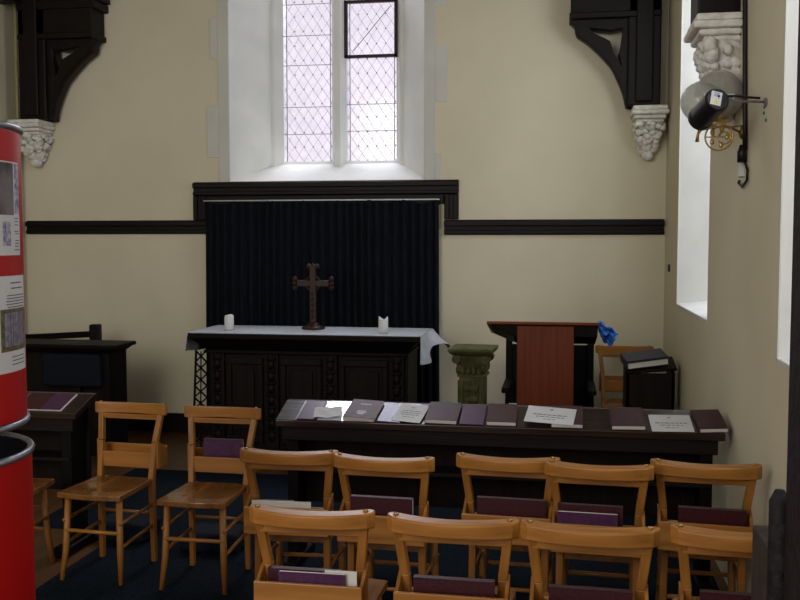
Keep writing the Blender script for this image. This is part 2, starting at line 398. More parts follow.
def corbel(loc, label, w=.30, d=.30, hgt=.42, rz=0):
    rt = thing('stone_corbel', label, 'corbel', loc, rz)
    a = w/2
    prof = []
    mb = MB()
    for (z0, z1, s) in ((-.035, 0, 1.1), (-.07, -.035, 1.18), (-.10, -.07, 1.02), (-.125, -.10, .9)):
        mb.box(-a*s, a*s, -d*(s), 0, z0, z1)
    mb.build('abacus', M['whitestone'], rt, bevel=.012)
    mb = MB(); rnd = random.Random(int(loc[1]*100)+3)
    mb.hexa([(-a*.25, -d*.25, -hgt), (a*.25, -d*.25, -hgt), (a*.25, 0, -hgt), (-a*.25, 0, -hgt)], [(-a*.85, -d*.8, -.12), (a*.85, -d*.8, -.12), (a*.85, 0, -.12), (-a*.85, 0, -.12)])
    for k in range(int(90*(w/.25)**1.6)):
        t = rnd.random(); z = -.13-t*(hgt-.14); ww = a*(.95-.62*t); dd = d*(.88-.6*t)
        side = rnd.random()
        if side < .6: p = (rnd.uniform(-ww, ww), -dd, z)
        elif side < .8: p = (-ww, rnd.uniform(-dd, 0), z)
        else: p = (ww, rnd.uniform(-dd, 0), z)
        q = rnd.uniform(.018, .038); mb.ball(p, q, q, q*rnd.uniform(.7, 1.3), 1)
    mb.ball((0, -d*.25, -hgt-.02), .05, .05, .04, 2)
    mb.build('carved_leaves', M['whitestone'], rt, smooth=True)
    return rt
corbel((-4.585, TY1-.0, 2.74), 'small white carved corbel under the far left roof bracket', .27, .25, .34)
corbel((.675, TY1-.0, 2.74), 'small white carved corbel under the far right roof bracket', .24, .25, .35)
corbel((XR, 4.88, 2.765), 'large white carved corbel on the side wall above the glass globes', .32, .19, .44, math.pi/2*-1)
tag(MB().box(XR-.2, XR-.01, 4.75, 5.01, 2.766, 5.0).build('roof_post', M['dark'], bevel=.01), 'dark oak roof post standing on the large corbel above the lamp', 'roof post')
tag(MB().box(XL+.002, XL+.2, -1.5, TY0-.03, 3.72, 3.98).build('wall_plate', M['darkx'], bevel=.01), 'dark oak beam running along the top of the left wall', 'beam')
tag(MB().tube([(XL+.03, YB-.10, 0.02), (XL+.03, YB-.10, 5.3)], .014, 10).tube([(XL+.03, YB-.10, 3.1), (XL+.03, YB-.10, 3.14)], .02, 10).build('pipe', M['pipe'], smooth=True), 'thin cream vertical pipe in the left corner beside the roof bracket', 'pipe')

# ---------------------------------------------------------------- carpet
tag(MB().prism([(-2.5, 2.85), (XR-.05, 2.85), (XR-.05, 6.22), (-.7, 6.22), (-.7, 6.55), (-3.1, 6.55), (-3.1, 5.1), (-2.5, 5.1)], .0003, .005, 'z').build('carpet', M['carpet']), 'dark blue carpet laid under the chairs and desk', 'carpet')

# ---------------------------------------------------------------- curtain
def cfn(u, v):
    X = -3.015+2.02*u
    Z = .12+(2.035-.12)*v
    sag = .018*abs(math.sin(u*math.pi*7))*(v**30)
    if u < .16 or u > .9: sag *= 1.6
    X += (1-v)*(-.012 if u < .5 else .012)
    A = .022*(1-.35*v)
    return Vector((X, YB-.085+A*math.sin(u*math.pi*58+1.2*math.sin(u*19)+.25*v)+.010*math.sin(u*31+v), Z-sag))
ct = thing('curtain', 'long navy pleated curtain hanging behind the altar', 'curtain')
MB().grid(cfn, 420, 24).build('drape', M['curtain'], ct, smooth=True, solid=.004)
mb = MB(); mb.tube([(-3.03, YB-.085, 2.035), (-.985, YB-.085, 2.035)], .006, 8)
mb.build('curtain_rail', M['paper'], ct, smooth=True)

# ---------------------------------------------------------------- altar
AX0, AX1, AYf, AYb = -2.78, -1.01, 6.82, 7.46
al = thing('altar_table', 'dark carved oak altar with tapering cornice under a white cloth', 'altar', ((AX0+AX1)/2, 7.14, 0))
hw = (AX1-AX0)/2; f0 = AYf-7.14; f1 = AYb-7.14
MB().box(-hw, hw, f0, f1, .955, .992).build('table_top', M['black'], al, bevel=.004)
mb = MB()
mb.hexa([(-hw+.11, f0+.09, .86), (hw-.11, f0+.09, .86), (hw-.11, f1-.02, .86), (-hw+.11, f1-.02, .86)], [(-hw+.01, f0+.01, .953), (hw-.01, f0+.01, .953), (hw-.01, f1, .953), (-hw+.01, f1, .953)])
mb.box(-hw+.09, hw-.09, f0+.075, f1-.02, .835, .862); mb.build('cornice', M['black'], al, bevel=.006)
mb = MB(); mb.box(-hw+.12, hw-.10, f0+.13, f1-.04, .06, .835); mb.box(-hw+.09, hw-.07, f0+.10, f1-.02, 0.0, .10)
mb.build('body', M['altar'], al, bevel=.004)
px = [-hw+.19, -hw+.62, -hw+1.08, hw-.18]
for i in range(3):
    a, b = px[i]+.07, px[i+1]-.07
    mb = MB()
    mb.box(a, b, f0+.105, f0+.13, .75, .80).box(a, b, f0+.105, f0+.13, .14, .20).box(a, a+.04, f0+.105, f0+.13, .2, .75).box(b-.04, b, f0+.105, f0+.13, .2, .75)
    mb.box(a+.07, b-.07, f0+.115, f0+.13, .24, .71)
    mb.build('front_panel', M['altar'], al, bevel=.006)
for x in px:
    p_ = MB().box(x-.055, x+.055, f0+.10, f0+.14, .10, .835).build('pilaster', M['altar'], al, bevel=.005)
    mb = MB()
    for k in range(7):
        z = .20+k*.092
        mb.ball((x, f0+.10, z), .030, .022, .042, 2); mb.ball((x-.028, f0+.10, z+.045), .014, .014, .022, 1); mb.ball((x+.028, f0+.10, z+.045), .014, .014, .022, 1)
    mb.build('carved_knots', M['altar'], p_, smooth=True)
mb = MB()
yl = f0+.14
for k in range(9):
    z = .02+k*.092; L = -hw-.035; r_ = -hw+.09; L += z*.045
    mb.bar((L, yl, z), (r_, yl, z+.092), .011, .011); mb.bar((L, yl, z+.092), (r_, yl, z), .011, .011)
mb.bar((-hw-.035, yl, 0), (-hw+.005, yl, .84), .014, .014)
mb.bar((-hw+.03, yl, 0), (-hw+.045, yl, .84), .008, .008)
mb.build('lattice_panel', M['black'], al)

# cloth
mb = MB(); zt_ = .9965
mb.grid(lambda u, v: Vector((AX0-.012+(AX1-AX0+.02)*u, AYf+.012+(AYb-AYf)*v, zt_+.001*math.sin(u*25)*math.sin(v*9))), 40, 12)
def rfn(u, v):   # right overhang: u along depth, v downwards
    y = AYf+.012+(AYb-AYf)*u
    drop = (.205-.085*min(1, u*2.2)+.03*math.sin(u*8))*v
    out = (.006+.17*u*v+.035*math.sin(u*11)*v*min(1,u*6))
    return Vector((AX1+.008+out, y-.02*v*(1-u), zt_-drop))
def lfn(u, v):
    y = AYf+.012+(AYb-AYf)*u
    return Vector((AX0-.012-(.022+.012*math.sin(u*12))*v, y, zt_-(.14+.05*u)*v))
mb.grid(rfn, 24, 8).grid(lfn, 24, 8)
bmesh.ops.remove_doubles(mb.bm, verts=mb.bm.verts, dist=.002)
tag(mb.build('altar_cloth', M['cloth'], smooth=False, solid=.004), 'white linen cloth on the altar with its corner flaring at one end', 'tablecloth')

# candles, cross
def candle(x, y, label, mirror):
    rt = thing('pillar_candle', label, 'candle', (x, y, .9995))
    prof = [(0, 0), (.036, 0), (.036, .10), (.034, .115), (.026, .108), (.012, .098), (0, .096)]
    mb = MB()
    n = 24; rings = []
    for r, z in prof:
        rings.append([mb.bm.verts.new((r*math.cos(2*math.pi*j/n), r*math.sin(2*math.pi*j/n), z+((.012 if mirror == 0 else .006)*math.cos(2*(2*math.pi*j/n)+mirror) if z > .099 and r > .02 else 0))) for j in range(n)])
    for A, B in zip(rings, rings[1:]):
        for j in range(n): mb.bm.faces.new((A[j], A[(j+1) % n], B[(j+1) % n], B[j]))
    bmesh.ops.remove_doubles(mb.bm, verts=mb.bm.verts, dist=1e-4)
    mb.build('wax_body', M['wax'], rt, smooth=True)
    MB().tube([(0, 0, .095), (.002, 0, .11)], .0015, 6).build('wick', M['plastic'], rt)
candle(-2.54, 7.06, 'white pillar candle near the left end of the altar', math.pi)
candle(-1.31, 7.02, 'white pillar candle with notched melted rim near the right end of the altar', 0)
cr = thing('altar_cross', 'brown carved wooden cross on a round foot in the middle of the altar', 'cross', (-1.915, 7.25, .9995))
MB().lathe([(0, 0), (.092, 0), (.092, .012), (.08, .022), (.05, .03), (.045, .05), (.0, .055)], 32).build('foot', M['cross'], cr, smooth=True, bevel=.002)
mb = MB(); mb.box(-.026, .026, -.016, .016, .05, .50).box(-.13, .13, -.014, .014, .335, .385)
mb.build('crossbar_and_shaft', M['cross'], cr, bevel=.005)
mb = MB()
for (x, z, dx, dz) in ((-.13, .36, -1, 0), (.13, .36, 1, 0), (0, .475, 0, 1)):
    for s in (-1, 0, 1):
        mb.ball((x+dx*.018+dz*s*.034, 0, z+dz*.018+dx*s*.034), .022, .016, .022, 2)
mb.lathe([(.052, -.01), (.064, -.01), (.064, .01), (.052, .01), (.052, -.01)], 28, mat=Matrix.Translation((0, 0, .36)) @ Matrix.Rotation(R(90), 4, 'X'))
for k in range(5): mb.ball((0, -.017, .10+k*.045), .014, .006, .018, 1)
mb.build('carved_ends', M['cross'], cr, smooth=True)

# ---------------------------------------------------------------- green stone pedestal
pd = thing('stone_pedestal', 'olive green carved stone pedestal between the altar and the lectern', 'pedestal', (-.625, 6.98, 0), R(-4))
mb = MB(); mb.box(-.165, .165, -.165, .165, .885, .915).hexa([(-.13, -.13, .855), (.13, -.13, .855), (.13, .13, .855), (-.13, .13, .855)], [(-.165, -.165, .885), (.165, -.165, .885), (.165, .165, .885), (-.165, .165, .885)])
mb.build('abacus', M['green'], pd, bevel=.01)
mb = MB(); mb.hexa([(-.09, -.09, .72), (.09, -.09, .72), (.09, .09, .72), (-.09, .09, .72)], [(-.125, -.125, .86), (.125, -.125, .86), (.125, .125, .86), (-.125, .125, .86)])
for sx in (-1, 1):
    for sy in (-1, 1):
        mb.lathe([(0, -.03), (.034, -.03), (.034, .03), (0, .03)], 16, mat=Matrix.Translation((sx*.105, sy*.105, .832)) @ Matrix.Rotation(R(90), 4, 'X'))
        mb.ball((sx*.085, sy*.085, .765), .028, .028, .045)
for k in range(4):
    mb.ball((-.06+k*.04, -.105, .745), .02, .016, .035)
    mb.ball((-.105, -.06+k*.04, .745), .016, .02, .035)
mb.box(-.105, .105, -.105, .105, .70, .722)
mb.build('capital', M['green'], pd, bevel=.004)
mb = MB(); mb.box(-.09, .09, -.09, .09, .12, .70)
for k in range(4):
    x = -.066+k*.044; mb.tube([(x, -.09, .16), (x, -.09, .67)], .016, 8); mb.tube([(-.09, x, .16), (-.09, x, .67)], .016, 8)
for k in range(6): mb.box(-.05, .05, -.112, -.09, .2+k*.08, .235+k*.08)
mb.build('shaft', M['green'], pd, bevel=.004)
mb = MB(); mb.box(-.15, .15, -.15, .15, 0, .07).box(-.12, .12, -.12, .12, .07, .12); mb.build('base', M['green'], pd, bevel=.012)

# ---------------------------------------------------------------- lectern
lc = thing('lectern', 'red mahogany lectern with a wide sloping top in front of a black chair', 'lectern', (-.09, 6.35, 0))
MB().box(-.185, .185, -.072, -.045, .05, 1.135).build('front_panel', M['lectern'], lc, bevel=.003)
mb = MB(); mb.box(-.185, -.16, -.045, .30, .05, .985).box(.16, .185, -.045, .30, .05, .985); mb.build('side_panel', M['lectern'], lc, bevel=.003)
MB().box(-.22, .22, -.09, .36, .0, .05).build('foot', M['lectern_edge'], lc, bevel=.008)
mb = MB(); mb.hexa([(-.385, -.08, 1.145), (.345, -.08, 1.145), (.345, .38, 1.04), (-.385, .38, 1.04)], [(-.385, -.08, 1.165), (.345, -.08, 1.165), (.345, .38, 1.06), (-.385, .38, 1.06)])
mb.build('reading_top', M['lectern_edge'], lc, bevel=.004)
mb = MB(); mb.hexa([(-.21, -.043, 1.065), (.335, -.043, 1.065), (.335, .33, .98), (-.21, .33, .98)], [(-.365, -.044, 1.14), (.34, -.044, 1.14), (.34, .36, 1.04), (-.365, .36, 1.04)])
mb.build('tapering_apron', M['black'], lc, bevel=.003)
# blue cloth hanging
rnd = random.Random(3)
def bfn(u, v):
    a = onY(598, 323, 6.34); b = onY(601, 337, 6.34); c_ = onY(618, 332, 6.30); d = onY(610, 346, 6.31)
    p = (a*(1-u)+c_*u)*(1-v)+(b*(1-u)+d*u)*v
    return p+Vector((0, .03*math.sin(u*9+v*4)+.015*math.sin(v*11), .010*math.sin(u*12)+.008*math.sin(v*9+u*5)))
mb = MB(); mb.grid(bfn, 14, 12)
tag(mb.build('blue_cloth', M['bluecloth'], solid=.012), 'crumpled bright blue cloth hanging from the corner of the lectern top', 'cloth')

# black chair behind lectern
bc = thing('high_backed_chair', 'black high-backed wooden chair standing behind the lectern', 'chair', (-.07, 6.95, 0))
for sx in (-1, 1):
    mb = MB(); x = sx*.30
    mb.box(x-.024, x+.024, .17, .22, 0, .98).ball((x, .195, .99), .022, .022, .016)
    mb.tube([(x, .195, .45), (x, .195, .62)], [.03, .027], 10)
    mb.build('back_post', M['black'], bc, bevel=.004)
    MB().box(x-.025, x+.025, -.28, -.23, 0, .44).build('leg', M['black'], bc, bevel=.004)
    MB().box(x-.03, x+.03, -.28, .18, .62, .66).build('armrest', M['black'], bc, bevel=.01)
MB().box(-.276, .276, .185, .215, .42, .92).build('backrest', M['black'], bc, bevel=.004)
MB().box(-.32, .32, -.29, .20, .42, .47).build('seat', M['black'], bc, bevel=.01)
# small white book pile seen on its seat
sb = thing('white_booklets', 'small white stack of papers on the seat of the black chair', 'papers', (-.27, 6.86, .471))
MB().box(-.09, .06, -.09, .09, 0, .035).build('sheets', M['paper'], sb, bevel=.003)

# ---------------------------------------------------------------- prayer desk at right with bible
rd = thing('reading_desk', 'small dark prayer desk by the right wall carrying the navy bible', 'desk', (.60, 6.75, 0), R(0))
z_l, z_r = .79, .86
mb = MB(); mb.box(-.145, .175, -.12, -.095, .04, .79); mb.build('front_panel', M['altar'], rd, bevel=.004)
for sx in (-.145, .155):
    MB().prism([(-.12, 0), (.20, 0), (.20, .80), (.14, .835), (.02, .84), (-.12, .79)], sx, sx+.025, 'x').build('side_panel', M['black'], rd, bevel=.004)
mb = MB(); mb.hexa([(-.155, -.14, .785), (.19, -.14, .815), (.19, .16, .86), (-.155, .16, .84)], [(-.155, -.14, .805), (.19, -.14, .835), (.19, .16, .88), (-.155, .16, .86)])
mb.build('sloping_top', M['black'], rd, bevel=.006)
bb = thing('navy_bible', 'thick navy bible with white page edges lying tilted on the prayer desk', 'book', (.585, 6.72, .851))
bb.rotation_euler = (R(9), R(-7.5), R(8))
MB().box(-.135, .135, -.10, .10, .005, .043).build('pages', M['pages'], bb)
mb = MB(); mb.box(-.14, .14, -.105, .105, 0, .005).box(-.14, .14, -.105, .105, .043, .060).box(-.145, -.14, -.105, .105, 0, .060); mb.build('cover', M['navybook'], bb, bevel=.002)

# ---------------------------------------------------------------- long book desks
DF, DB, ZF, ZB = 4.66, 4.87, .772, .841
SL = math.atan2(ZB-ZF, DB-DF)
def long_desk(x0, x1, label):
    rt = thing('book_desk', label, 'desk', ((x0+x1)/2, 4.8, .0055)); h = (x1-x0)/2; o = -4.8
    mb = MB(); mb.prism([(DF+o, ZF-.035), (DB+o+.03, ZB-.03), (DB+o+.03, ZB+.0015), (DB+o, ZB), (DF+o, ZF)], -h, h, 'x')
    mb.build('sloping_top', M['desk'], rt, bevel=.004)
    MB().box(-h+.03, h-.03, DB+o-.015, DB+o+.01, .30, .79).build('back_board', M['altar'], rt, bevel=.003)
    mb = MB(); mb.box(-h+.03, h-.03, DF+o+.02, DF+o+.04, .665, .737); mb.build('apron', M['darkx'], rt, bevel=.004)
    for sx in (-1, 1):
        xx = sx*(h-.08)
        MB().prism([(DF+o+.04, .02), (DB+o+.0, .02), (DB+o+.0, .80), (DF+o+.04, .76)], xx-.03, xx+.03, 'x').build('end_panel', M['black'], rt, bevel=.006)
        MB().box(xx-.045, xx+.045, DF+o-.06, DB+o+.12, .0, .05).build('foot', M['black'], rt, bevel=.01)
    MB().box(-h+.06, h-.06, DF+o+.03, DB+o-.01, .50, .52).build('shelf', M['darkx'], rt, bevel=.003)
    return rt
long_desk(-1.435, .785, 'long dark book desk with sloping glossy top in front of the chair rows')
long_desk(-4.2, -2.54, 'dark book desk beside the red drum with two booklets on top')

def onDesk(px, py):   # pixel to sloping desk surface
    r = ray(px, py); k = math.tan(SL); t = (.0055+ZF-k*DF-H)/(r[2]-k*r[1]); return r[0]*t, r[1]*t
def on_desk(name, x, y, rot, lift=0):
    o = bpy.data.objects.new(name, None); C.objects.link(o); o.empty_display_size = .05
    nrm = Vector((0, -math.sin(SL), math.cos(SL)))
    p = Vector((x, y, .0055+ZF+(y-DF)*math.tan(SL)))+nrm*(lift+.0012)
    o.rotation_euler = (Matrix.Rotation(SL, 4, 'X') @ Matrix.Rotation(R(rot), 4, 'Z')).to_euler(); o.location = p
    return o
def make_book(o, w_, d_, t_, mat, title=False):
    MB().box(-w_/2+.004, w_/2-.004, -d_/2+.001, d_/2-.003, .002, t_-.002).build('pages', M['pages'], o)
    mb = MB(); mb.box(-w_/2, w_/2, -d_/2+.004, d_/2, 0, .002).box(-w_/2, w_/2, -d_/2+.004, d_/2, t_-.002, t_).box(-w_/2, -w_/2+.003, -d_/2+.004, d_/2, 0, t_)
    mb.build('cover', mat, o)
    if title:
        mb = MB(); mb.box(-.03, .03, .045, .052, t_, t_+.0006)
        for i, q in enumerate((.022, .026, .016)): mb.box(-q, q, -.03-i*.014, -.022-i*.014, t_, t_+.0006)
        mb.build('gold_lettering', M['gold'], o)
    return o
def make_sheet(o, w_, d_, t_, mat, text=None, ink='ink'):
    MB().box(-w_/2, w_/2, -d_/2, d_/2, 0, t_).build('sheet', mat, o)
    if text:
        mb = MB(); rr = random.Random(int(w_*1000))
        for (yy, hh, ww) in text:
            x = -ww
            while x < ww:
                l_ = min(rr.uniform(.012, .026), ww-x); mb.box(x, x+l_, yy-hh/2, yy+hh/2, t_, t_+.0004); x += l_+.005
        mb.build('printed_text', M[ink], o)
    return o
ym = (DF+DB)/2
def span(a, b, dy=0):
    ya = 412.5+(a-285)*.030; yb = 412.5+(b-285)*.030
    x0, _ = onDesk(a, ya); x1, _ = onDesk(b, yb)
    return (x0+x1)/2, x1-x0
G1 = 'books on the long desk'
items = [
 ('booklet', 301, 321, 0, 'purple', 'thin purple booklet nearest the left end of the long desk', -2, 0),
 ('book', 347, 379, 1, 'maroon', 'maroon book with gold lettering beside the window reflection on the long desk', -6, 0),
 ('booklet', 381, 404, 0, 'lilac', 'pale lilac booklet between the gold lettered book and the leaflet', -5, 0),
 ('book', 427, 459, 0, 'maroon', 'maroon book immediately right of the printed white leaflet', -2, 0),
 ('booklet', 461, 485, 0, 'purple', 'purple booklet between two maroon books on the long desk', -1, 0),
 ('book', 487, 517, 0, 'maroon', 'maroon book right of the purple booklet, below the lectern', 0, 0),
 ('book', 551, 583, 0, 'maroon', 'maroon book mostly covered by the tilted white card', 0, 0),
 ('book', 610, 644, 0, 'maroon', 'maroon book between the two white cards on the long desk', 2, 0),
 ('book', 695, 724, 0, 'maroon', 'maroon book at the right end of the long desk against the wall', 6, 0)]
for kind, a, b, ttl, mt, lab, rot, lift in items:
    x, wd = span(a, b)
    o = on_desk('hymn_book' if kind == 'book' else 'booklet', x, ym-.004, rot, .001)
    if kind == 'book': make_book(o, wd, .195, .020, M[mt], ttl)
    else: make_sheet(o, wd, .20, .006, M[mt])
    tag(o, lab, 'book' if kind == 'book' else 'booklet', G1 if kind == 'book' else 'booklets on the long desk')
x, wd = span(299, 376); o = on_desk('laminated_sheet', x, ym+.003, 0, -.0003)  # added sheet, its pale colour imitates the window mirrored in the desk top
make_sheet(o, wd, .204, .001, M['reflection_sheet'])
tag(o, 'added shiny sheet coloured pale as the window reflection at the left end of the long desk', 'sheet')
x, wd = span(315, 342); o = on_desk('loose_paper', x, ym-.035, 8, .007)
MB().grid(lambda u, v: Vector(((u-.5)*wd, (v-.5)*.11, .002+.004*math.sin(u*9)*math.cos(v*7)+.004)), 16, 12).build('sheet', M['paper'], o, solid=.001)
tag(o, 'crumpled white paper on the glossy left end of the long desk', 'paper')
x, wd = span(396, 425); o = on_desk('leaflet', x, ym-.01, -9, .0075)
make_sheet(o, wd, .185, .0015, M['paper'], [(.055, .008, .012), (.02, .006, .05), (.0, .006, .055), (-.02, .006, .045), (-.045, .005, .03)])
tag(o, 'white printed leaflet lying askew between the lilac booklet and a maroon book', 'leaflet')
x, wd = span(526, 575); o = on_desk('white_card', x, ym-.015, -7, .0215)
make_sheet(o, wd, .165, .0015, M['paper'], [(.055, .010, .008), (.0, .008, .085), (-.022, .006, .07), (-.045, .005, .03)])
tag(o, 'white printed card tilted on top of a maroon book below the lectern', 'card')
x, wd = span(650, 692); o = on_desk('white_card', x, ym-.02, 2, .0005)
make_sheet(o, wd, .165, .0015, M['paper'], [(.055, .010, .008), (.0, .008, .075), (-.022, .006, .055), (-.045, .005, .03)])
tag(o, 'white printed card lying flat near the right end of the long desk', 'card')
# left desk booklets
for a, b, mt, lab in ((27, 49, 'maroon', 'maroon booklet half hidden by the red drum on the left desk'), (53, 70, 'purple', 'purple booklet nearest the right end of the left desk')):
    x0, y0 = onDesk(a, 400); x1, _ = onDesk(b, 400)
    o = on_desk('booklet', (x0+x1)/2, ym, 0); make_sheet(o, .16 if mt == 'maroon' else .13, .19, .006, M['pages'])
    MB().box(-.075 if mt == 'maroon' else -.062, .072 if mt == 'maroon' else .058, -.093, .095, .006, .008).build('cover', M[mt], o)
    tag(o, lab, 'booklet', 'booklets on the left desk')

# ---------------------------------------------------------------- clergy stall far left
st = thing('choir_stall', 'dark panelled stall against the left corner holding a navy kneeler', 'stall', (-3.73, 6.75, 0))
mb = MB(); mb.box(-1.02, .47, -.16, .20, .885, .915); mb.build('top_board', M['black'], st, bevel=.008)
mb = MB(); mb.hexa([(-1.0, -.12, .85), (.40, -.12, .85), (.40, .18, .85), (-1.0, .18, .85)], [(-1.01, -.15, .885), (.45, -.15, .885), (.45, .19, .885), (-1.01, .19, .885)])
mb.build('top_moulding', M['black'], st, bevel=.003)
MB().box(-1.0, .36, -.06, -.03, .05, .85).build('front_panel', M['altar'], st, bevel=.003)
MB().box(.34, .395, -.12, .18, 0, .85).build('end_panel', M['black'], st, bevel=.006)
MB().box(-.45, -.40, -.10, -.05, 0, .85).build('stile', M['dark'], st, bevel=.006)
MB().box(.10, .15, -.10, -.05, 0, .85).build('stile', M['dark'], st, bevel=.006)
# seat back rising behind
sk = thing('bench_back', 'dark bench back with upright end post behind the choir stall', 'bench', (-3.70, 7.25, 0))
mb = MB(); mb.bar((-1.04, .1, .86), (-.10, .1, .92), .05, .05); mb.build('top_rail', M['black'], sk, bevel=.006)
MB().box(-.15, -.07, .06, .14, 0, 1.0).build('end_post', M['dark'], sk, bevel=.01)
MB().box(-1.04, -.15, .09, .12, .3, .86).build('back_board', M['black'], sk)
MB().box(-1.04, -.08, -.22, .1, .40, .44).build('seat', M['black'], sk)
# navy kneeler leaning
kn = thing('hanging_kneeler', 'navy rectangular kneeler cushion propped against the choir stall front', 'kneeler', (-3.60, 6.61, .60))
MB().box(-.245, .215, -.04, .025, 0, .243).build('cushion', M['cushion'], kn, bevel=.02, seg=3)
MB().lathe([(0, -.004), (.007, -.004), (.007, .004), (0, .004)], 10, mat=Matrix.Translation((.17, -.034, .05)) @ Matrix.Rotation(R(90), 4, 'X')).build('metal_stud', M['steel'], kn)

# ---------------------------------------------------------------- church chairs
def make_chair(label):
    """faces +Y, back at -Y; origin on the floor under the seat centre"""
    t = thing('church_chair', label, 'chair')
    # seat, saddle-shaped
    def top(u, v):
        wv = .158+.016*v; x = (u-.5)*2*wv; y = -.17+.37*v+(.018*math.cos((u-.5)*math.pi) if v > .99 else 0)
        return Vector((x, y, .447-.010*math.sin(u*math.pi)*math.sin(min(1, v*1.2)*math.pi)))
    mb = MB(); mb.grid(top, 14, 12)
    ext = bmesh.ops.extrude_face_region(mb.bm, geom=list(mb.bm.faces))
    for v in ext['geom']:
        if isinstance(v, bmesh.types.BMVert): v.co.z = .420
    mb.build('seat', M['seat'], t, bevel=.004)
    for sx in (-1, 1):
        # rear post: floor -> seat -> top, splayed and reclined
        mb = MB()
        p0 = (sx*.152, -.175, 0); p1 = (sx*.148, -.165, .44); p2 = (sx*.156, -.195, .63); p3 = (sx*.176, -.236, .80)
        mb.bar(p0, p1, .026, .028, .030, .034); mb.bar(p1, p2, .030, .034, .030, .032); mb.bar(p2, p3, .030, .032, .030, .026)
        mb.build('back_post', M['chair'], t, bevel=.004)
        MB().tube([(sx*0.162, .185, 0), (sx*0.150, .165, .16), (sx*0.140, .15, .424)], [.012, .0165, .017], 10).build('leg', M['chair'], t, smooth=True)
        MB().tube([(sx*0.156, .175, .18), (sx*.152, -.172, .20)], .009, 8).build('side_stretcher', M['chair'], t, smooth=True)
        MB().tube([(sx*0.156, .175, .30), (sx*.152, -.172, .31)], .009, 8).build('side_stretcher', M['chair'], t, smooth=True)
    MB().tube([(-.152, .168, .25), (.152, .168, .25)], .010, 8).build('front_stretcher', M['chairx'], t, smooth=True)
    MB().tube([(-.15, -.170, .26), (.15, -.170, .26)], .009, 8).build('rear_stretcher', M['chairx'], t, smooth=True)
    # curved top rail: plan curve, rounded ends
    n = 20; mb = MB(); prev = None
    for i in range(n+1):
        u = -1+2*i/n; x = u*.209
        yc = -.262+.042*u*u; e = min(1, (1-abs(u))*9); hw_ = .026*(.30+.70*math.sqrt(e)) if e < 1 else .026
        k = .026 if e >= 1 else hw_
        z1 = .826+.006*u*u; z0 = .770
        ring = [mb.bm.verts.new(v) for v in ((x, yc-k, z0+.004), (x, yc-k-.004, z1-.006), (x, yc+k-.006, z1), (x, yc+k-.006, z0))]
        if prev:
            for j in range(4): mb.bm.faces.new((prev[j], prev[(j+1) % 4], ring[(j+1) % 4], ring[j]))
        else: mb.bm.faces.new(ring[::-1])
        prev = ring
    mb.bm.faces.new(prev)
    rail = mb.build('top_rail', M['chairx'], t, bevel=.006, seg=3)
    for sx in (-1, 1):
        MB().lathe([(0, .006), (.008, .005), (.009, 0), (0, 0)][::-1], 12, (sx*.180, -.232, .828)).build('screw_cap', M['brass'], rail, smooth=True)
    MB().bar((-.172, -.228, .757), (.172, -.228, .757), .026, .022).build('under_rail', M['chairx'], t, bevel=.003)
    MB().bar((-.152, -.180, .535), (.152, -.180, .535), .080, .016).build('middle_rail', M['chairx'], t, bevel=.004)
    # book box on the back
    mb = MB(); mb.box(-.178, .178, -.290, -.277, .485, .598).box(-.165, .165, -.277, -.189, .490, .500)
    mb.build('book_box', M['chairx'], t, bevel=.003)
    for sx in (-1, 1):
        MB().prism([(-.277, .495), (-.18, .495), (-.18, .64), (-.215, .625), (-.277, .585)], sx*.172-.006, sx*.172+.006, 'x').build('box_side', M['chair'], t, bevel=.002)
    return t
chair0 = make_chair('x')
def book_in_box(c, items):
    """items: (name, mat, x0, x1, h, yofs, lean, label)"""
    for (nm, mt, x0, x1, hh, yo, ln, lab) in items:
        base = c.matrix_world_calc @ Vector(((x0+x1)/2, yo, .5015))
        o = bpy.data.objects.new(nm, None); C.objects.link(o); o.empty_display_size = .05
        o.location = base; o.rotation_euler = (R(ln), 0, c.rotation_euler.z)
        wd = x1-x0
        if nm == 'hymn_book':
            MB().box(-wd/2+.003, wd/2-.001, -.010, .010, .002, hh-.003).build('pages', M['pages'], o)
            mb = MB(); mb.box(-wd/2, wd/2, -.013, -.010, 0, hh).box(-wd/2, wd/2, .010, .013, 0, hh).box(-wd/2, wd/2, -.013, .013, hh-.003, hh)
            mb.build('cover', M[mt], o, bevel=.001)
            tag(o, lab, 'book', 'books in the chair boxes')
        else:
            MB().box(-wd/2, wd/2, -.003, .003, 0, hh).build('cover', M[mt], o)
            if mt == 'purple': MB().box(-wd/2+.004, wd/2-.001, -.0015, .0015, hh, hh+.002).build('pages', M['pages'], o)
            tag(o, lab, 'paper' if mt == 'pages' else 'booklet', 'booklets in the chair boxes')
class CW:
    def __init__(s, o):
        s.matrix_world_calc = Matrix.LocRotScale(o.location, o.rotation_euler, o.scale); s.rotation_euler = o.rotation_euler
first = [True]; CZ = .0055
def chair(x, y, rz, label, group, scale=None):
    if first[0]:
        first[0] = False; o = chair0; o.location = (x, y, CZ); o.rotation_euler = (0, 0, rz); o['label'] = label; o['group'] = group
    else: o = dup(chair0, (x, y, CZ if y < 6.3 else 0), rz, label, group, scale)
    return o
GR2 = 'wooden chairs in the farther row'; GR1 = 'wooden chairs in the nearest row'
B = 'hymn_book'; K = 'booklet'
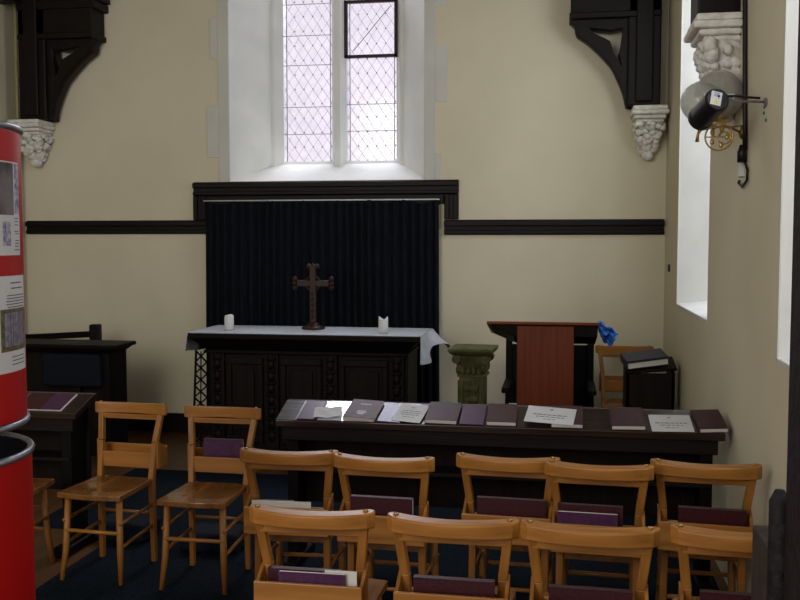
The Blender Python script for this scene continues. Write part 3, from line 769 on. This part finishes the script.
row2 = [(-1.108, 3.985, 2, 'wooden chair at the left end of the farther row with cream papers in its box',
          [(K, 'pages', -.15, .10, 0.118, -.255, 3, 'cream papers sticking out of the left box of the farther row'), (B, 'maroon', -.155, .02, 0.112, -.228, 2, 'low maroon book behind the cream papers')]),
        (-.685, 3.94, -2, 'wooden chair second from the left in the farther row with a leaning maroon book',
          [(B, 'maroon', -.13, .125, 0.164, -.24, 3, 'maroon book in the second box from the left of the farther row')]),
        (-.188, 4.02, -3, 'wooden chair in the middle of the farther row with a wide maroon book',
          [(B, 'maroon', -.12, .155, 0.159, -.24, 2, 'maroon book in the middle box of the farther row')]),
        (.168, 3.95, -3, 'wooden chair of the farther row with a purple booklet before a maroon book',
          [(B, 'maroon', -.155, .095, 0.162, -.228, 1, 'maroon book behind the purple booklet in the farther row'), (K, 'purple', -.155, .075, 0.140, -.262, 3, 'purple booklet in front of the maroon book in the farther row')]),
        (.585, 4.04, -4, 'wooden chair at the right end of the farther row against the wall',
          [(B, 'maroon', -.10, .150, 0.152, -.24, 5, 'maroon book in the box nearest the right wall in the farther row')])]
row1 = [(-.785, 3.165, 0, 'wooden chair at the left end of the nearest row with maroon and purple books',
          [(B, 'maroon', -.145, .10, 0.126, -.225, 2, 'maroon book behind the purple booklet in the nearest row'), (K, 'purple', -.10, .12, 0.128, -.262, 3, 'purple booklet in front of the maroon book in the nearest row'),
           (K, 'pages', .05, .155, 0.135, -.250, 2, 'white slip beside the purple booklet in the nearest row')]),
        (-.32, 3.145, -1, 'wooden chair second from the left in the nearest row with one maroon book',
          [(B, 'maroon', -.12, .135, 0.137, -.24, 3, 'maroon book in the second box from the left of the nearest row')]),
        (.105, 3.135, -2, 'wooden chair of the nearest row between two others, directly below the tilted white card',
          [(B, 'maroon', -.12, .13, 0.135, -.24, 3, 'maroon book in the third box from the left of the nearest row')]),
        (.56, 3.16, -3, 'wooden chair in the nearest row partly hidden by the stone pier base',
          [(B, 'maroon', -.12, .14, 0.137, -.24, 3, 'maroon book in the box beside the stone pier base')])]
for grp, rows in ((GR2, row2), (GR1, row1)):
    for x, y, rz, lab, bk in rows:
        o = chair(x, y, R(rz), lab, grp); book_in_box(CW(o), bk)
GL = 'wooden chairs facing the camera'
o = chair(-2.262, 4.48, R(180-4), 'empty wooden chair facing the camera, next to the end of the left desk', GL)
o = chair(-1.725, 4.44, R(180-1), 'wooden chair facing the camera with a purple book on its back', GL)
book_in_box(CW(o), [(B, 'purple', -.11, .105, .158, -.235, 0, 'purple book in the back box of the chair facing the camera')])
chair(-2.80, 4.37, R(-90), 'wooden chair mostly hidden behind the lower red drum', GL)
chair(.50, 7.30, R(180), 'light wooden chair against the end wall behind the prayer desk', 'wooden chairs by the end wall', 1.06)

# kneelers on the carpet
def kneeler(x, y, rz, lab):
    o = thing('floor_kneeler', lab, 'kneeler', (x, y, .0055), R(rz), 'kneelers on the floor')
    MB().box(-.16, .16, -.11, .11, 0, .11).build('cushion', M['cushion'], o, bevel=.03, seg=4)
    mb = MB()
    for z in (.025, .085): mb.tube([(-.161, -.111, z), (.161, -.111, z), (.161, .111, z), (-.161, .111, z)], .004, 6, closed=True)
    mb.build('piping', M['carpet'], o)
kneeler(-1.86, 4.90, 3, 'dark kneeler on the carpet behind the chair with the purple book')
kneeler(-2.42, 5.0, -6, 'dark kneeler on the carpet behind the leftmost complete chair')

# ---------------------------------------------------------------- red drums
DX, DY, DR = None, 2.33, .30
c0 = onY(-90, 400, 2.33); DX = c0.x+.003
def arc_patch(mb, r, a0, a1, z0, z1, n=24, t=.0012, slope=0):
    for i in range(n):
        b0 = a0+(a1-a0)*i/n; b1 = a0+(a1-a0)*(i+1)/n
        mb.hexa([(r*math.cos(b0), r*math.sin(b0), z0), (r*math.cos(b1), r*math.sin(b1), z0), ((r+t)*math.cos(b1), (r+t)*math.sin(b1), z0), ((r+t)*math.cos(b0), (r+t)*math.sin(b0), z0)],
                [(r*math.cos(b0), r*math.sin(b0), z1), (r*math.cos(b1), r*math.sin(b1), z1), ((r+t)*math.cos(b1), (r+t)*math.sin(b1), z1), ((r+t)*math.cos(b0), (r+t)*math.sin(b0), z1)])
ZU0, ZU1, ZL1 = onY(28, 431, DY).z, onY(23, 121, DY).z, onY(33, 456, DY).z
ud = thing('red_drum', 'upper red display drum with two printed sheets stuck on it', 'drum', (DX, DY, ZU0))
h_ = ZU1-ZU0
MB().lathe([(0, .02), (DR-.004, .02), (DR-.003, .025), (DR-.003, h_-.02), (0, h_-.02)], 256).build('shell', M['red'], ud, smooth=False)
mb = MB()
for z in (.009, h_-.009): MB().tube([((DR-.004)*math.cos(2*math.pi*i/96), (DR-.004)*math.sin(2*math.pi*i/96), z) for i in range(96)], .0095, 10, closed=True).build('rim', M['steel'], ud, smooth=True)
MB().tube([(0, 0, ZL1-.10-ZU0), (0, 0, .03)], .03, 16).build('support_pole', M['plastic'], ud)
aR = lambda px_: None
# angle of a point on the drum surface seen at a pixel column
def drum_angle(px_):
    r = ray(px_, 300); d = Vector((r[0], r[1])).normalized(); c = Vector((DX, DY)); b = d.dot(c); q = b*b-(c.length_squared-DR*DR)
    if q < 0: q = 0
    p = d*(b-math.sqrt(q))-c; return math.atan2(p.y, p.x)
def zat(px_, py_):
    a = drum_angle(px_); y = DY+DR*math.sin(a); return onY(px_, py_, y).z-ZU0
a_r = drum_angle(22); a_r2 = drum_angle(24.5)
def sheet(ar, width, zt_, zb_, name, parent, inner):
    a0 = ar-width; s_ = MB(); arc_patch(s_, DR-.003, a0, ar, zb_, zt_); o = s_.build(name, M['paper'], parent)
    for nm, mt, u0, u1, v0, v1 in inner:
        s_ = MB(); arc_patch(s_, DR-.0018, a0+width*u0, a0+width*u1, zb_+(zt_-zb_)*v0, zb_+(zt_-zb_)*v1, 10, .0006); s_.build(nm, M[mt], o)
    return o
z1t, z1b, z2t, z2b = zat(21, 163), zat(21, 255), zat(22, 275), zat(23, 368)
lines = lambda u0, u1, vs, h=.010: [('text_line', 'ink', u0+random.uniform(0, .03), u1-random.uniform(0, .04), v-h, v+h*.3) for v in vs]
W_ = .21/DR
sheet(a_r, W_, z1t, z1b, 'photo_sheet', ud,
      [('dark_photo', 'photo_stone', .02, .80, .43, .985), ('dark_photo', 'photo_line', .84, .985, .45, .985), ('line_drawing', 'photo_line', .52, .70, .10, .36)]
      + lines(.80, .97, [.40, .365, .33, .26, .235, .16, .13, .10, .06], .008))
sheet(a_r2, W_*1.0, z2t, z2b, 'text_sheet', ud,
      [('photo_border', 'photo_grass', .28, .97, .22, .66), ('slab_photo', 'photo_slab', .36, .90, .27, .62)]
      + lines(.50, .88, [.93, .875]) + lines(.40, .95, [.80, .77, .74, .71, .68], .008) + lines(.50, .92, [.16, .12, .08], .008))
ld = thing('red_drum', 'lower red drum standing on the floor with an open steel-rimmed top', 'drum', (DX+.008, DY, 0))
MB().lathe([(0, .005), (DR, .005), (DR, ZL1-.012), (DR-.006, ZL1-.012), (DR-.006, ZL1-.25)], 256).build('shell', M['red'], ld)
MB().lathe([(DR-.0065, ZL1-.01), (DR-.0065, ZL1-.3), (.0, ZL1-.3)], 96).build('lining', M['drum_in'], ld, smooth=True)
mb = MB()
for z in (ZL1-.009, .012): MB().tube([((DR-.002)*math.cos(2*math.pi*i/96), (DR-.002)*math.sin(2*math.pi*i/96), z) for i in range(96)], .0105, 10, closed=True).build('rim', M['steel'], ld, smooth=True)
MB().tube([(-.008, 0, ZL1-.3), (-.008, 0, ZL1-.105)], .03, 16).build('support_pole', M['plastic'], ld)

# ---------------------------------------------------------------- near stone pier
pr = thing('stone_pier', 'dark rough stone pier with a brown base at the right edge', 'pier', (.83, 2.6, 0))
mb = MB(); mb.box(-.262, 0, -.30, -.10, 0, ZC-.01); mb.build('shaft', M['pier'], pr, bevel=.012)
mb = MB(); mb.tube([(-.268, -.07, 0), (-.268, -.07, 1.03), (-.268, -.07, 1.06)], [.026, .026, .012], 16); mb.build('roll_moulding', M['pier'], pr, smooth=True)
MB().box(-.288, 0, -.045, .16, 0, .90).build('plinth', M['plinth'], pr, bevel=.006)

# ---------------------------------------------------------------- wall lamp, floodlight, cable
lp = onY(742, 133, 4.55)
wl = thing('gas_wall_lamp', 'old brass bracket lamp with two cloudy glass globes on the side wall', 'wall lamp')
def P(x, y, Y): return onY(x, y, Y)
Yl = 4.35
mb = MB()
wp = onX(743, 132, XR-.004)
pa = P(714, 127, Yl)
mb.lathe([(0, 0), (.035, 0), (.03, .012), (.012, .02), (0, .02)], 20, mat=Matrix.Translation(wp) @ Matrix.Rotation(R(-90), 4, 'Y')); mb.build('wall_rose', M['brass'], wl, smooth=True)
mb = MB(); mb.tube([wp-Vector((.015, 0, 0)), wp.lerp(pa, .5)+Vector((0, 0, .012)), pa, P(700, 130, Yl)], .0055, 8)
mb.tube([wp-Vector((.01, 0, -.03)), P(729, 128, Yl), P(716, 122, Yl)], .004, 8)
mb.tube([P(700, 130, Yl), P(698, 134, Yl), P(697, 142, Yl)], [.009, .006, .009], 8)
mb.ball(P(700, 129, Yl), .011).ball(pa, .012)
mb.build('bracket_arm', M['brass'], wl, smooth=True)
cc = P(719, 137, Yl)
mb = MB(); ring = lambda r, c: [c+Vector((r*math.cos(2*math.pi*i/32), 0, r*math.sin(2*math.pi*i/32))) for i in range(32)]
mb.tube(ring(.058, cc), .004, 8, closed=True); mb.tube(ring(.026, cc+Vector((.022, 0, -.005))), .0035, 8, closed=True); mb.tube(ring(.02, cc+Vector((-.01, 0, .022))), .003, 8, closed=True)
for k in range(5):
    a = k*1.25; mb.ball(cc+Vector((.035*math.cos(a), 0, .035*math.sin(a))), .010, .006, .014)
mb.tube([cc+Vector((-.055, 0, 0)), cc+Vector((.055, 0, 0))], .003, 6)
mb.build('scrollwork', M['brass'], wl, smooth=True)
for (gx, gy, Yg, rr) in ((701, 102, 4.52, .090), (719, 95, 4.66, .112)):
    c = P(gx, gy, Yg)
    prof = [(rr*.42, -rr*.95)]+[(rr*math.cos(a), rr*math.sin(a)) for a in [R(-65+i*12.5) for i in range(12)]]+[(rr*.28, rr*.99)]
    MB().lathe(prof, 40, c).build('glass_globe', M['globe'], wl, smooth=True, solid=.003)
    MB().lathe([(0, -rr*1.12), (rr*.25, -rr*1.1), (rr*.45, -rr*.96), (rr*.42, -rr*.9)], 24, c).build('globe_gallery', M['brass'], wl, smooth=True)
fl = thing('floodlight', 'black cylindrical spotlight with a warning sticker aimed at the altar', 'spotlight')
Yf = 4.12
a = P(700, 119, 4.24); b = P(718, 99, 4.06); d = (b-a).normalized()
q = d.to_track_quat('Z', 'Y').to_matrix().to_4x4(); L_ = (b-a).length
MB().lathe([(0, .02), (.046, .02), (.050, .0), (.054, 0), (.054, .02), (.050, .03), (.050, L_-.01), (.045, L_), (0, L_)], 32, mat=Matrix.Translation(a) @ q).build('housing', M['plastic'], fl, bevel=.002)
# sticker: curved plate on the end cap
cap = Matrix.Translation(b) @ q
n_ = d.copy()
up = Vector((.25, 0, 1)); up = (up-n_*up.dot(n_)).normalized(); rt_ = n_.cross(up).normalized()
cs = b+n_*.0005+rt_*.008
mb = MB(); mb.hexa([cs+rt_*i*.022+up*j*.030 for i, j in ((-1,-1),(1,-1),(1,1),(-1,1))], [cs+rt_*i*.022+up*j*.030+n_*.0015 for i, j in ((-1,-1),(1,-1),(1,1),(-1,1))])
lab_ = mb.build('label', M['paper'], fl)
mb = MB(); c2 = cs+n_*.0016-up*.014
lo = [c2-rt_*.012-up*.010, c2+rt_*.012-up*.010, c2+up*.012]
mb._add(lo+[p+n_*.0008 for p in lo], [(0,2,1),(3,4,5),(0,1,4,3),(1,2,5,4),(2,0,3,5)]); mb.build('warning_triangle', M['yellow'], lab_)
mb = MB()
for k in range(3): mb.hexa([cs+n_*.0016+rt_*i*.012+up*(.010+k*.007+j*.0012) for i, j in ((-1,-1),(1,-1),(1,1),(-1,1))], [cs+n_*.0022+rt_*i*.012+up*(.010+k*.007+j*.0012) for i, j in ((-1,-1),(1,-1),(1,1),(-1,1))])
mb.build('printed_lines', M['ink'], lab_)
wa = onX(766, 102, XR-.003); wb = onX(760, 98, XR-.003)
mb = MB(); mb.tube([b, P(733, 101, Yf+.05), wa], .0055, 8); mb.build('steel_arm', M['steel'], fl, smooth=True)
mb = MB(); mb.tube([b+Vector((0, 0, .01)), P(735, 96, Yf+.05), wb+Vector((-.01, 0, 0)), wb], .0055, 8); mb.build('feed_cable', M['plastic'], fl, smooth=True)
mb = MB(); e = P(731, 97, Yf+.05); mb.tube([P(728, 97, Yf+.05), P(734, 97, Yf+.05)], .013, 12); mb.build('cable_gland', M['paper'], fl)
mb = MB(); mb.tube([wa, wa+Vector((.0, 0, 0))-Vector((.006, 0, 0))], .018, 14); mb.build('wall_rose', M['steel'], fl)
# cable and plug on the wall
cb = thing('power_cable', 'black cable running down the side wall to a hanging plug', 'cable')
xw = XR-.012
mb = MB(); mb.tube([onX(745, y, xw) for y in (-60, 0, 40, 80, 120, 150)], .011, 8); mb.build('cable', M['plastic'], cb, smooth=True)
mb = MB(); mb.tube([onX(742.5, 145, xw-.01), onX(742, 152, xw-.01), onX(742, 162, xw-.01)], [.014, .022, .022], 10); mb.build('plug', M['plastic'], cb, smooth=True)
mb = MB(); mb.tube([onX(744, 160, xw), onX(747.5, 170, xw), onX(747, 180, xw), onX(742, 187, xw), onX(738.5, 183, xw), onX(739.5, 181, xw)], .006, 8); mb.build('loose_lead', M['plastic'], cb, smooth=True)
mb = MB(); mb.tube([onX(741.5, 163, xw), onX(741.5, 177, xw)], .018, 10); mb.build('white_tag', M['offwhite'], cb)
for k, (x, y) in enumerate(((764.5, 107), (764, 113), (766, 120))):
    c = onX(x, y, XR-.002)
    tag(MB().ball((0, 0, 0), .005, .010, .008).build('wall_plug', M['teal']), 'tiny teal plug pressed in the wall below the spotlight arm', 'wall plug', 'teal wall plugs').location = c
c = onX(669, 268, XR-.006)
o = tag(MB().box(-.008, .006, -.02, .02, -.028, .028).build('wall_hook', M['plastic'], bevel=.003), 'tiny black fitting on the side wall near the far corner', 'wall fitting'); o.location = c
